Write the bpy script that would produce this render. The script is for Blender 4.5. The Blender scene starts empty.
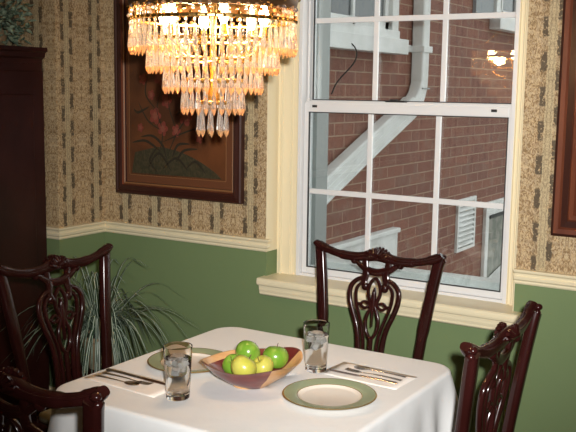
import bpy, bmesh, math, random
from mathutils import Vector, Matrix, noise
random.seed(7)
C = bpy.context.scene
COL = C.collection
PI = math.pi

# ------------------------------------------------------------------ camera
FPX = 905.0
yaw, pit, rol = math.radians(-31.6), math.radians(7.95), math.radians(-0.84)
fw = Vector((math.sin(yaw)*math.cos(pit), math.cos(yaw)*math.cos(pit), -math.sin(pit)))
rt = Vector((math.cos(yaw), -math.sin(yaw), 0.0))
dn = fw.cross(rt)
c_, s_ = math.cos(rol), math.sin(rol)
r2, d2 = c_*rt + s_*dn, -s_*rt + c_*dn
EYE = Vector((0, 0, 1.62))
cam = bpy.data.cameras.new('camera')
cam.sensor_fit = 'HORIZONTAL'; cam.sensor_width = 36.0; cam.lens = FPX/576*36
cam.clip_start = 0.05; cam.clip_end = 200
co = bpy.data.objects.new('camera', cam); COL.objects.link(co)
m = Matrix((( r2.x, -d2.x, -fw.x, EYE.x), (r2.y, -d2.y, -fw.y, EYE.y), (r2.z, -d2.z, -fw.z, EYE.z), (0, 0, 0, 1)))
co.matrix_world = m
C.camera = co
C.view_settings.view_transform = 'Standard'
C.view_settings.look = 'None'
C.view_settings.gamma = 1.0
C.view_settings.use_curve_mapping = False
C.view_settings.exposure = 0.16

# ------------------------------------------------------------------ light
W = bpy.data.worlds.new('overcast_sky'); C.world = W; W.use_nodes = True
bg = W.node_tree.nodes['Background']
bg.inputs[0].default_value = (1.0, 0.99, 0.97, 1); bg.inputs[1].default_value = 1.85

# the camera's flash, a little above and to the right of the lens; its reflector fades towards the edges
fl = bpy.data.lights.new('camera_flash', 'SPOT'); fl.energy = 540; fl.color = (1.0, .985, .96)
fl.spot_size = math.radians(58); fl.spot_blend = 1.0; fl.shadow_soft_size = .022
fo = bpy.data.objects.new('camera_flash', fl); COL.objects.link(fo)
fo.location = EYE + r2*0.06 - d2*0.07 - fw*0.02
fo.rotation_euler = (fw*4 + r2*.25 - d2*.1).to_track_quat('-Z', 'Y').to_euler()

# ------------------------------------------------------------------ materials
def mat(name, color=(.8, .8, .8), rough=.5, metal=0.0, spec=.5, trans=0.0, ior=1.45, coat=0.0, bump=None, var=None, emit=None):
    m = bpy.data.materials.new(name); m.use_nodes = True
    nt = m.node_tree; b = nt.nodes['Principled BSDF']
    b.inputs['Base Color'].default_value = (*color, 1)
    b.inputs['Roughness'].default_value = rough
    b.inputs['Metallic'].default_value = metal
    b.inputs['Specular IOR Level'].default_value = spec
    b.inputs['Transmission Weight'].default_value = trans
    b.inputs['IOR'].default_value = ior
    b.inputs['Coat Weight'].default_value = coat
    if emit:
        b.inputs['Emission Color'].default_value = (*emit[0], 1); b.inputs['Emission Strength'].default_value = emit[1]
    tc = None
    if bump or var:
        tc = nt.nodes.new('ShaderNodeTexCoord')
    if var:   # (scale vec, amount, color2, detail)
        sc, lo, hi, col2 = var
        mp = nt.nodes.new('ShaderNodeMapping'); mp.inputs['Scale'].default_value = sc
        nt.links.new(tc.outputs['Object'], mp.inputs[0])
        n = nt.nodes.new('ShaderNodeTexNoise'); n.inputs['Scale'].default_value = 1.0; n.inputs['Detail'].default_value = 5
        nt.links.new(mp.outputs[0], n.inputs['Vector'])
        mr = nt.nodes.new('ShaderNodeMapRange'); mr.inputs[1].default_value = lo; mr.inputs[2].default_value = hi
        nt.links.new(n.outputs[0], mr.inputs[0])
        mx = nt.nodes.new('ShaderNodeMix'); mx.data_type = 'RGBA'
        mx.inputs[6].default_value = (*color, 1); mx.inputs[7].default_value = (*col2, 1)
        nt.links.new(mr.outputs[0], mx.inputs[0]); nt.links.new(mx.outputs[2], b.inputs['Base Color'])
    if bump:  # (scale, strength, distance)
        n2 = nt.nodes.new('ShaderNodeTexNoise'); n2.inputs['Scale'].default_value = bump[0]; n2.inputs['Detail'].default_value = 4
        nt.links.new(tc.outputs['Object'], n2.inputs['Vector'])
        bp = nt.nodes.new('ShaderNodeBump'); bp.inputs['Strength'].default_value = bump[1]; bp.inputs['Distance'].default_value = bump[2]
        nt.links.new(n2.outputs[0], bp.inputs['Height']); nt.links.new(bp.outputs[0], b.inputs['Normal'])
    return m

def pane_mat(name, tint=(.93, .95, .95), refl=1.0):
    """clear window glass: see-through with a mirror layer"""
    m = bpy.data.materials.new(name); m.use_nodes = True; nt = m.node_tree
    nt.nodes.remove(nt.nodes['Principled BSDF']); out = nt.nodes['Material Output']
    t = nt.nodes.new('ShaderNodeBsdfTransparent'); t.inputs[0].default_value = (*tint, 1)
    g = nt.nodes.new('ShaderNodeBsdfGlossy'); g.inputs['Roughness'].default_value = 0.0; g.inputs[0].default_value = (refl, refl, refl, 1)
    f = nt.nodes.new('ShaderNodeFresnel'); f.inputs[0].default_value = 1.5
    mx = nt.nodes.new('ShaderNodeMixShader')
    nt.links.new(f.outputs[0], mx.inputs[0]); nt.links.new(t.outputs[0], mx.inputs[1]); nt.links.new(g.outputs[0], mx.inputs[2])
    nt.links.new(mx.outputs[0], out.inputs[0])
    return m

def M_(nt, op, a, b=None, c=None):
    n = nt.nodes.new('ShaderNodeMath'); n.operation = op
    for i, v in enumerate((a, b, c)):
        if v is None: continue
        if isinstance(v, (int, float)): n.inputs[i].default_value = v
        else: nt.links.new(v, n.inputs[i])
    return n.outputs[0]
def MIX(nt, fac, a, b):
    n = nt.nodes.new('ShaderNodeMix'); n.data_type = 'RGBA'
    if isinstance(fac, (int, float)): n.inputs[0].default_value = fac
    else: nt.links.new(fac, n.inputs[0])
    for i, v in ((6, a), (7, b)):
        if isinstance(v, tuple): n.inputs[i].default_value = (*v, 1)
        else: nt.links.new(v, n.inputs[i])
    return n.outputs[2]
def STEP(nt, v, lo, hi):
    n = nt.nodes.new('ShaderNodeMapRange'); n.interpolation_type = 'SMOOTHSTEP'
    nt.links.new(v, n.inputs[0]); n.inputs[1].default_value = lo; n.inputs[2].default_value = hi
    return n.outputs[0]
def NOISE(nt, vec, scale, detail=3, dist=0.0):
    n = nt.nodes.new('ShaderNodeTexNoise'); n.inputs['Scale'].default_value = scale
    n.inputs['Detail'].default_value = detail; n.inputs['Distortion'].default_value = dist
    nt.links.new(vec, n.inputs['Vector']); return n.outputs[0]
def VEC(nt, x, y, z=0.0):
    n = nt.nodes.new('ShaderNodeCombineXYZ')
    for i, v in enumerate((x, y, z)):
        if isinstance(v, (int, float)): n.inputs[i].default_value = v
        else: nt.links.new(v, n.inputs[i])
    return n.outputs[0]

def wallpaper(name, axis, off, zoff=0.0):
    m = bpy.data.materials.new(name); m.use_nodes = True; nt = m.node_tree
    b = nt.nodes['Principled BSDF']; b.inputs['Roughness'].default_value = .6; b.inputs['Specular IOR Level'].default_value = .25
    tc = nt.nodes.new('ShaderNodeTexCoord'); sp = nt.nodes.new('ShaderNodeSeparateXYZ')
    nt.links.new(tc.outputs['Object'], sp.inputs[0])
    x, z = sp.outputs[axis], sp.outputs[2]
    P = .191
    u = M_(nt, 'DIVIDE', M_(nt, 'SUBTRACT', x, off), P)
    u = M_(nt, 'SUBTRACT', M_(nt, 'FRACT', M_(nt, 'ADD', u, 50.5)), .5)
    a = M_(nt, 'MULTIPLY', M_(nt, 'ABSOLUTE', u), P)          # metres from the middle of a ribbon pair
    sg = M_(nt, 'SIGN', u)
    # damask: noise mirrored about the middle of each band
    mir = VEC(nt, M_(nt, 'MULTIPLY', a, 1.7), z)
    d1 = NOISE(nt, mir, 62, 3, 1.6); d2_ = NOISE(nt, mir, 150, 2, .8); d3 = NOISE(nt, mir, 26, 2, 2.5)
    base = MIX(nt, STEP(nt, d1, .42, .58), (.235, .145, .067), (.52, .385, .215))
    base = MIX(nt, M_(nt, 'MULTIPLY', STEP(nt, d2_, .5, .64), .55), base, (.18, .125, .065))
    base = MIX(nt, M_(nt, 'MULTIPLY', STEP(nt, d3, .5, .56), .35), base, (.60, .49, .33))
    # pale ribbon in the middle
    rib = STEP(nt, a, .0185, .0160)
    ribc = MIX(nt, STEP(nt, d2_, .45, .6), (.52, .43, .26), (.30, .24, .14))
    base = MIX(nt, M_(nt, 'MULTIPLY', rib, .8), base, ribc)
    # dark blocks either side
    wob = M_(nt, 'MULTIPLY', M_(nt, 'SUBTRACT', NOISE(nt, VEC(nt, x, z), 45, 4), .5), .022)
    aw = M_(nt, 'ADD', a, wob)
    dark = M_(nt, 'MULTIPLY', STEP(nt, aw, .0165, .0195), STEP(nt, aw, .0415, .0375))
    ph = M_(nt, 'FRACT', M_(nt, 'ADD', M_(nt, 'DIVIDE', M_(nt, 'ADD', z, zoff), .130), M_(nt, 'ADD', M_(nt, 'MULTIPLY', sg, .27), 20)))
    blk = M_(nt, 'MULTIPLY', STEP(nt, ph, .02, .08), STEP(nt, ph, .66, .58))
    blk = M_(nt, 'ADD', M_(nt, 'MULTIPLY', blk, .72), .20)
    dk = M_(nt, 'MULTIPLY', M_(nt, 'MULTIPLY', dark, blk), STEP(nt, NOISE(nt, VEC(nt, x, z), 90, 3), .30, .46))
    base = MIX(nt, dk, base, (.075, .056, .036))
    # thin vine line inside the ribbon
    vine = M_(nt, 'MULTIPLY', STEP(nt, M_(nt, 'ABSOLUTE', M_(nt, 'ADD', M_(nt, 'SUBTRACT', a, .008), wob)), .003, .0012), .5)
    base = MIX(nt, vine, base, (.20, .15, .09))
    nt.links.new(base, b.inputs['Base Color'])
    return m

def crystal_mat(name, col, dcol, k):
    """cut crystal: clear glass whose fine facets scatter part of the light"""
    m = bpy.data.materials.new(name); m.use_nodes = True; nt = m.node_tree
    nt.nodes.remove(nt.nodes['Principled BSDF']); out = nt.nodes['Material Output']
    g = nt.nodes.new('ShaderNodeBsdfGlass'); g.inputs[0].default_value = (*col, 1); g.inputs['Roughness'].default_value = .03; g.inputs['IOR'].default_value = 1.52
    d = nt.nodes.new('ShaderNodeBsdfDiffuse'); d.inputs[0].default_value = (*dcol, 1)
    t = nt.nodes.new('ShaderNodeBsdfTranslucent'); t.inputs[0].default_value = (*dcol, 1)
    a = nt.nodes.new('ShaderNodeMixShader'); a.inputs[0].default_value = .5
    nt.links.new(d.outputs[0], a.inputs[1]); nt.links.new(t.outputs[0], a.inputs[2])
    b = nt.nodes.new('ShaderNodeMixShader'); b.inputs[0].default_value = k
    nt.links.new(g.outputs[0], b.inputs[1]); nt.links.new(a.outputs[0], b.inputs[2]); nt.links.new(b.outputs[0], out.inputs[0])
    return m

def brickmat():
    m = bpy.data.materials.new('weathered_red_brick'); m.use_nodes = True; nt = m.node_tree
    b = nt.nodes['Principled BSDF']; b.inputs['Roughness'].default_value = .9
    tc = nt.nodes.new('ShaderNodeTexCoord'); sp = nt.nodes.new('ShaderNodeSeparateXYZ'); nt.links.new(tc.outputs['Object'], sp.inputs[0])
    v = VEC(nt, sp.outputs[1], M_(nt, 'ADD', sp.outputs[2], .012))
    br = nt.nodes.new('ShaderNodeTexBrick'); nt.links.new(v, br.inputs['Vector'])
    br.inputs['Color1'].default_value = (.235, .098, .066, 1); br.inputs['Color2'].default_value = (.185, .078, .058, 1)
    br.inputs['Mortar'].default_value = (.37, .27, .19, 1)
    br.inputs['Scale'].default_value = 1.0; br.inputs['Mortar Size'].default_value = .0034
    br.inputs['Brick Width'].default_value = .235; br.inputs['Row Height'].default_value = .0725
    br.inputs['Bias'].default_value = -.1
    n = NOISE(nt, v, 9, 5); n2 = NOISE(nt, v, 60, 3)
    col = MIX(nt, M_(nt, 'MULTIPLY', STEP(nt, n, .45, .75), .55), br.outputs[0], (.23, .15, .115))
    col = MIX(nt, M_(nt, 'MULTIPLY', STEP(nt, n2, .5, .8), .35), col, (.10, .05, .045))
    nt.links.new(col, b.inputs['Base Color'])
    bp = nt.nodes.new('ShaderNodeBump'); bp.inputs['Strength'].default_value = .6; bp.inputs['Distance'].default_value = .006; bp.invert = True
    nt.links.new(br.outputs[1], bp.inputs['Height']); nt.links.new(bp.outputs[0], b.inputs['Normal'])
    return m

MAT = {
 'green_paint': mat('green_wall_paint', (.155, .215, .098), .6, spec=.25, var=((3, 3, 3), .3, .7, (.165, .225, .104))),
 'cream': mat('cream_trim_paint', (.76, .67, .46), .38, bump=(40, .05, .002)),
 'vinyl': mat('white_window_vinyl', (.68, .68, .68), .35),
 'gasket': mat('dark_window_gasket', (.02, .02, .02), .6),
 'alu': mat('grey_aluminium', (.27, .28, .27), .4, metal=.2),
 'ceiling': mat('ceiling_paint', (.62, .60, .55), .8),
 'floorwood': mat('oak_floor', (.14, .07, .03), .4, var=((3, 40, 3), .3, .7, (.08, .04, .02))),
 'brick': brickmat(),
 'ext_white': mat('exterior_white_paint', (.72, .73, .72), .6, var=((6, 6, 6), .4, .8, (.55, .55, .52))),
 'ext_grey': mat('exterior_grey_paint', (.25, .27, .28), .6),
 'ext_dark': mat('dark_outside_pane', (.07, .08, .085), .15, spec=.8),
 'ext_greenery_reflection': mat('pane_greenery_reflection', (.13, .15, .12), .2, spec=.8, var=((9, 9, 9), .4, .6, (.26, .26, .22))),  # mottled green stands in for greenery reflected in the panes
 'concrete': mat('concrete_ground', (.42, .40, .37), .9, var=((5, 5, 5), .3, .7, (.30, .29, .27))),
 'mahog': mat('dark_mahogany', (.019, .0042, .0032), .17, spec=.5, var=((25, 25, 6), .35, .7, (.030, .0065, .006))),
 'mahog_cab': mat('cabinet_mahogany', (.022, .0052, .0045), .36, spec=.35, var=((30, 6, 3), .35, .7, (.040, .009, .007))),
 'frame_red': mat('red_brown_frame', (.105, .028, .014), .35, spec=.5, var=((20, 20, 4), .35, .7, (.17, .05, .022))),
 'frame_dark': mat('dark_frame_wood', (.040, .012, .008), .35, spec=.5),
 'panel': mat('dark_lacquer_panel', (.070, .026, .011), .42, var=((5, 5, 5), .4, .75, (.15, .052, .018))),
 'panel_border': mat('russet_panel_border', (.125, .046, .02), .45),
 'panel_line': mat('dull_gold_line', (.22, .10, .04), .45),
 'p_hill': mat('ink_green_hill', (.036, .032, .016), .5, var=((90, 90, 60), .4, .7, (.065, .05, .026))),
 'p_leaf': mat('ink_leaf', (.028, .022, .013), .5),
 'p_flower': mat('faded_red_petal', (.17, .038, .026), .5),
 'p_flower2': mat('rose_petal_edge', (.20, .065, .04), .5),
 'cloth': mat('white_tablecloth', (.80, .80, .79), .75, spec=.2, bump=(9, .22, .012)),
 'napkin': mat('paper_napkin', (.86, .80, .74), .8, spec=.2, bump=(220, .3, .0015)),
 'china': mat('cream_china', (.74, .68, .60), .12, spec=.6),
 'china_green': mat('sage_green_glaze', (.30, .345, .21), .15, spec=.6),
 'gold': mat('gold_rim', (.60, .42, .15), .25, metal=.8),
 'steel': mat('polished_steel', (.62, .58, .55), .16, metal=1.0),
 'glass': mat('tumbler_glass', (1, 1, 1), .0, trans=1.0, ior=1.30),
 'ice': mat('cloudy_ice', (.97, .98, .98), .2, trans=.7, ior=1.31),
 'water': mat('water', (.97, .98, .98), .0, trans=1.0, ior=1.33),
 'purple': mat('purple_red_wood', (.115, .018, .016), .28, coat=.3, var=((20, 60, 20), .35, .7, (.18, .035, .025))),
 'maple': mat('pale_maple', (.62, .36, .16), .32, coat=.3, var=((15, 60, 15), .35, .7, (.52, .27, .11))),
 'apple_g': mat('green_apple_skin', (.14, .28, .025), .25, coat=.2, var=((35, 35, 20), .45, .75, (.30, .40, .07))),
 'apple_y': mat('yellow_apple_skin', (.44, .43, .06), .28, coat=.2, var=((25, 25, 15), .4, .75, (.52, .47, .10))),
 'stem': mat('woody_stem', (.09, .05, .025), .7),
 'pot': mat('tan_clay_pot', (.30, .21, .12), .7, var=((20, 20, 20), .4, .7, (.20, .14, .08))),
 'soil': mat('potting_soil', (.03, .02, .015), .95),
 'sp_green': mat('plant_blade_green', (.030, .060, .030), .45),
 'sp_white': mat('plant_blade_white', (.60, .68, .56), .5),
 'ivy': mat('silk_leaf_green', (.05, .09, .06), .42, var=((40, 40, 40), .4, .60, (.30, .38, .28))),
 'brass': mat('polished_brass', (.95, .62, .22), .22, metal=1.0),
 'bronze': mat('aged_bronze', (.20, .11, .05), .4, metal=.9),
 'crystal': crystal_mat('clear_crystal', (1, .97, .95), (.95, .92, .90), .13),
 'amber': crystal_mat('crystal_bulb_reflection', (1.0, .78, .50), (1.0, .66, .38), .34),  # warm bulb reflections put into the colour of colourless crystal
 'bulb': mat('lit_bulb', (1, .9, .7), .4, emit=((1.0, .66, .30), 60)),
 'seat': mat('seat_fabric', (.30, .26, .16), .85, bump=(300, .3, .001)),
 'black': mat('black_rubber', (.015, .015, .015), .6),
}
MAT['pane'] = pane_mat('window_glass')

# ------------------------------------------------------------------ mesh helpers
class MB:
    def __init__(s): s.v, s.f, s.m = [], [], []
    def add(s, vs, fs, mi=0):
        o = len(s.v); s.v += [tuple(p) for p in vs]
        s.f += [tuple(i+o for i in f) for f in fs]; s.m += [mi]*len(fs)
    def box(s, x0, x1, y0, y1, z0, z1, mi=0):
        s.add([(x, y, z) for z in (z0, z1) for y in (y0, y1) for x in (x0, x1)],
              [(0, 2, 3, 1), (4, 5, 7, 6), (0, 1, 5, 4), (2, 6, 7, 3), (0, 4, 6, 2), (1, 3, 7, 5)], mi)
    def rings(s, rs, close_ring=True, cap=True, loop=False, mis=None, mi=0):
        n = len(rs[0]); vs = [p for r in rs for p in r]; o = len(s.v); s.v += [tuple(p) for p in vs]
        K = len(rs)
        for k in range(K if loop else K-1):
            a, b = k*n, ((k+1) % K)*n
            for i in range(n if close_ring else n-1):
                j = (i+1) % n
                s.f.append((o+a+i, o+a+j, o+b+j, o+b+i)); s.m.append(mis[k] if mis else mi)
        if cap and not loop and close_ring:
            s.f.append(tuple(o+i for i in reversed(range(n)))); s.m.append(mis[0] if mis else mi)
            s.f.append(tuple(o+(K-1)*n+i for i in range(n))); s.m.append(mis[-1] if mis else mi)
    def lathe(s, prof, cx=0, cy=0, n=32, mis=None, mi=0, mod=None, cap=True):
        rs = []
        for r, z in prof:
            ring = []
            for i in range(n):
                t = 2*PI*i/n; q = r*(mod(t, z) if mod else 1)
                ring.append((cx+q*math.cos(t), cy+q*math.sin(t), z))
            rs.append(ring)
        s.rings(rs, mis=mis, mi=mi, cap=cap)
    def sweep(s, pts, ra, rb, nrm=(0, 1, 0), n=10, closed=False, p=2.0, mi=0):
        """section half-size ra in the plane across nrm, rb along nrm"""
        pts = [Vector(q) for q in pts]; K = len(pts); N = Vector(nrm).normalized(); rs = []
        for k in range(K):
            if closed: t = pts[(k+1) % K]-pts[k-1]
            else: t = pts[min(k+1, K-1)]-pts[max(k-1, 0)]
            t.normalize()
            b = t.cross(N)
            if b.length < 1e-4: b = t.orthogonal()
            b.normalize(); nn = b.cross(t).normalized()
            A = ra[k] if isinstance(ra, (list, tuple)) else ra
            B = rb[k] if isinstance(rb, (list, tuple)) else rb
            ring = []
            for i in range(n):
                a = 2*PI*i/n; c, d = math.cos(a), math.sin(a)
                cc = math.copysign(abs(c)**(2/p), c); dd = math.copysign(abs(d)**(2/p), d)
                ring.append(pts[k]+b*A*cc+nn*B*dd)
            rs.append(ring)
        s.rings(rs, loop=closed, mi=mi)
    def ball(s, c, r, n=10, m_=7, sc=(1, 1, 1), mi=0):
        rs = []
        for k in range(1, m_):
            ph = PI*k/m_
            rs.append([(c[0]+r*sc[0]*math.sin(ph)*math.cos(2*PI*i/n), c[1]+r*sc[1]*math.sin(ph)*math.sin(2*PI*i/n), c[2]-r*sc[2]*math.cos(ph)) for i in range(n)])
        s.rings(rs, mi=mi)
    def mesh(s, name, mats, smooth=True):
        me = bpy.data.meshes.new(name); me.from_pydata(s.v, [], s.f)
        for x in (mats if isinstance(mats, (list, tuple)) else [mats]): me.materials.append(x)
        me.polygons.foreach_set('material_index', s.m)
        me.polygons.foreach_set('use_smooth', [smooth]*len(s.f))
        bm = bmesh.new(); bm.from_mesh(me); bmesh.ops.recalc_face_normals(bm, faces=bm.faces); bm.to_mesh(me); bm.free()
        if smooth:
            try: me.set_sharp_from_angle(angle=math.radians(40))
            except Exception: pass
        return me
    def build(s, name, mats, parent=None, smooth=True, bevel=0, subsurf=0):
        o = bpy.data.objects.new(name, s.mesh(name, mats, smooth)); COL.objects.link(o)
        if parent: o.parent = parent
        if bevel:
            b = o.modifiers.new('bevel', 'BEVEL'); b.width = bevel; b.segments = 2; b.limit_method = 'ANGLE'
        if subsurf:
            b = o.modifiers.new('sub', 'SUBSURF'); b.levels = subsurf; b.render_levels = subsurf
        return o

def tag(o, label=None, cat=None, group=None, kind=None):
    if label: o['label'] = label
    if cat: o['category'] = cat
    if group: o['group'] = group
    if kind: o['kind'] = kind
    return o
def thing(name, label, cat, loc=(0, 0, 0), rz=0, group=None):
    o = bpy.data.objects.new(name, None); COL.objects.link(o); o.location = loc; o.rotation_euler = (0, 0, rz)
    o.empty_display_size = .05
    return tag(o, label, cat, group)
def struct(o): o['kind'] = 'structure'; return o
def copy_tree(o, parent=None):
    c = o.copy(); COL.objects.link(c); c.parent = parent
    for ch in [x for x in bpy.data.objects if x.parent == o]: copy_tree(ch, c)
    return c
def spline(pts, per=8, closed=False):
    pts = [Vector(p) for p in pts]; out = []; K = len(pts)
    seg = K if closed else K-1
    for k in range(seg):
        if closed: a, b, c, d = pts[k-1], pts[k], pts[(k+1) % K], pts[(k+2) % K]
        else: a, b, c, d = pts[max(k-1, 0)], pts[k], pts[k+1], pts[min(k+2, K-1)]
        for i in range(per):
            t = i/per
            out.append(.5*((2*b)+(c-a)*t+(2*a-5*b+4*c-d)*t*t+(3*b-a-3*c+d)*t**3))
    if not closed: out.append(pts[-1])
    return out
def prism(mb, outline, y0, y1, mi=0):
    """outline of (x,z) pairs extruded along y"""
    n = len(outline)
    mb.add([(x, y0, z) for x, z in outline]+[(x, y1, z) for x, z in outline],
           [tuple(range(n)), tuple(reversed(range(n, 2*n)))]+[(i, (i+1) % n, n+(i+1) % n, n+i) for i in range(n)], mi)

# ------------------------------------------------------------------ the room
BY = 3.45      # back wall face
AY = 3.13      # projecting wall face by the cabinet
BX = -3.235    # side face of the projection
LX, RX, RY, CZ = -3.86, 1.7, -1.7, 2.75
wp_back = wallpaper('damask_stripe_wallpaper_back', 0, -3.093)
wp_right = wallpaper('damask_stripe_wallpaper_right', 0, -.970, .03)
wp_side = wallpaper('damask_stripe_wallpaper_side', 1, 3.201, .02)
wp_proj = wallpaper('damask_stripe_wallpaper_front', 0, -3.36)
RB, RT = .878, .938   # chair rail bottom and top
OX0, OX1, OZ1 = -2.240, -1.068, 2.48   # window opening
SZ = .765                              # stool top

def wallpart(name, boxes, mats):
    mb = MB()
    for b in boxes: mb.box(*b[:6], b[6])
    return struct(mb.build(name, mats, smooth=False))
T = .16
wallpart('wall_back', [(BX-.02, OX0, BY, BY+T, 0, .9, 0), (BX-.02, OX0, BY, BY+T, .9, CZ, 1),
                       (OX0, OX1, BY, BY+T, 0, .74, 0), (OX0, OX1, BY, BY+T, OZ1, CZ, 1),
                       (OX1, RX, BY, BY+T, 0, .9, 0), (OX1, RX, BY, BY+T, .9, CZ, 2)], [MAT['green_paint'], wp_back, wp_right])
wallpart('wall_projection', [(LX, BX, AY, BY+T, 0, .9, 0), (LX, BX-.003, AY, BY+T, .9, CZ, 1)], [MAT['green_paint'], wp_proj])
wallpart('wall_projection_side', [(BX-.003, BX+.0005, AY-.0005, BY, .9, CZ, 0)], [wp_side])
wallpart('wall_left', [(LX-T, LX, RY, BY, 0, .9, 0), (LX-T, LX, RY, BY, .9, CZ, 1)], [MAT['green_paint'], wp_side])
wallpart('wall_right', [(RX, RX+T, RY, BY+T, 0, .9, 0), (RX, RX+T, RY, BY+T, .9, CZ, 1)], [MAT['green_paint'], wp_side])
wallpart('wall_front', [(LX, RX, RY-T, RY, 0, .9, 0), (LX, RX, RY-T, RY, .9, CZ, 1)], [MAT['green_paint'], wp_back])
wallpart('floor', [(LX-T, RX+T, RY-T, BY+T, -.1, 0, 0)], [MAT['floorwood']])
wallpart('ceiling', [(LX-T, RX+T, RY-T, BY+T, CZ, CZ+.1, 0)], [MAT['ceiling']])

# chair rail profile (distance out of the wall, height)
railprof = [(0, RB), (.006, RB), (.010, RB+.006), (.010, RB+.014), (.018, RB+.020), (.020, RB+.030), (.014, RB+.036), (.016, RB+.044), (.026, RB+.050), (.028, RB+.057), (.026, RT), (0, RT)]
def moulding(name, path, prof, mtl, closed=False):
    """path of (x,y) with the room to the left of travel"""
    P_ = [Vector((a, b)) for a, b in path]; rs = []
    for k in range(len(P_)):
        n = Vector((0, 0)); segs = []
        if k > 0: segs.append((P_[k]-P_[k-1]).normalized())
        if k < len(P_)-1: segs.append((P_[k+1]-P_[k]).normalized())
        ns = [Vector((d.y, -d.x)) for d in segs]
        n = sum(ns, Vector((0, 0)))/len(ns); n = n/n.length_squared
        rs.append([(P_[k].x+n.x*d, P_[k].y+n.y*d, z) for d, z in prof])
    mb = MB(); mb.rings(rs); return struct(mb.build(name, mtl, smooth=False))
moulding('trim_1', [(LX+.001, AY), (BX+.0005, AY), (BX+.0005, BY), (OX0, BY), (OX0, BY+.012)], railprof, MAT['cream'])
moulding('trim_2', [(OX1, BY), (RX-.002, BY)], railprof, MAT['cream'])
moulding('trim_3', [(RX, BY-.03), (RX, RY+.03)], railprof, MAT['cream'])
moulding('trim_4', [(LX, RY+.03), (LX, AY-.03)], railprof, MAT['cream'])
bprof = [(0, 0), (.016, 0), (.016, .10), (.008, .12), (0, .12)]
moulding('baseboard_back', [(LX+.001, AY), (BX+.0005, AY), (BX+.0005, BY), (RX-.002, BY)], bprof, MAT['cream'])
moulding('baseboard_left', [(LX, RY+.02), (LX, AY-.02)], bprof, MAT['cream'])
moulding('baseboard_right', [(RX, BY-.02), (RX, RY+.02)], bprof, MAT['cream'])

# ---- window opening: reveals, casing
mb = MB()
mb.box(OX0-.0005, OX0+.004, BY-.0005, BY+.11, RB+.0, OZ1, 0)      # left reveal above the rail line, cream
mb.box(OX0-.0005, OX0+.004, BY-.0005, BY+.11, SZ, RB, 1)          # green below it
mb.box(OX1-.004, OX1+.0005, BY+.0, BY+.11, SZ, OZ1, 0)
mb.box(OX0, OX1, BY, BY+.11, OZ1-.004, OZ1, 0)
struct(mb.build('trim_5', [MAT['cream'], MAT['green_paint']], smooth=False))
# casings: profiled boards on the deeper plane
def casing(name, x0, x1, flip=False):
    w = x1-x0; y = BY+.105
    prof = [(0, 0), (0, -.014), (.10, -.014), (.14, -.022), (.22, -.024), (.26, -.012), (.60, -.012), (.64, -.018), (.70, -.018), (.74, -.006), (.92, -.006), (.95, -.014), (1, -.014), (1, 0)]
    if flip: prof = [(1-a, b) for a, b in prof]
    rs = [[(x0+a*w, y+b, z) for a, b in prof] for z in (SZ, OZ1)]
    mb = MB(); mb.rings(rs); return struct(mb.build(name, MAT['cream'], smooth=False))
casing('trim_6', OX0+.004, -2.135)
casing('trim_7', -1.130, OX1-.004, True)
# stool and apron
mb = MB()
yf = 3.385
rs = [[(x, yf+a, z) for a, z in ((.0, SZ-.012), (.002, SZ-.004), (.008, SZ), (.18, SZ), (.18, SZ-.034), (.008, SZ-.034), (.002, SZ-.030), (0, SZ-.022))] for x in (-2.247, -1.022)]
mb.rings(rs); struct(mb.build('window_stool', MAT['cream'], smooth=False))
mb = MB()
rs = [[(x, BY-a, z) for a, z in ((0, .686), (.044, .686), (.050, .692), (.050, .700), (.054, .712), (.055, .722), (.057, SZ-.034), (0, SZ-.034))] for x in (-2.240, -1.030)]
mb.rings(rs); struct(mb.build('window_apron', MAT['cream'], smooth=False))

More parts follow.
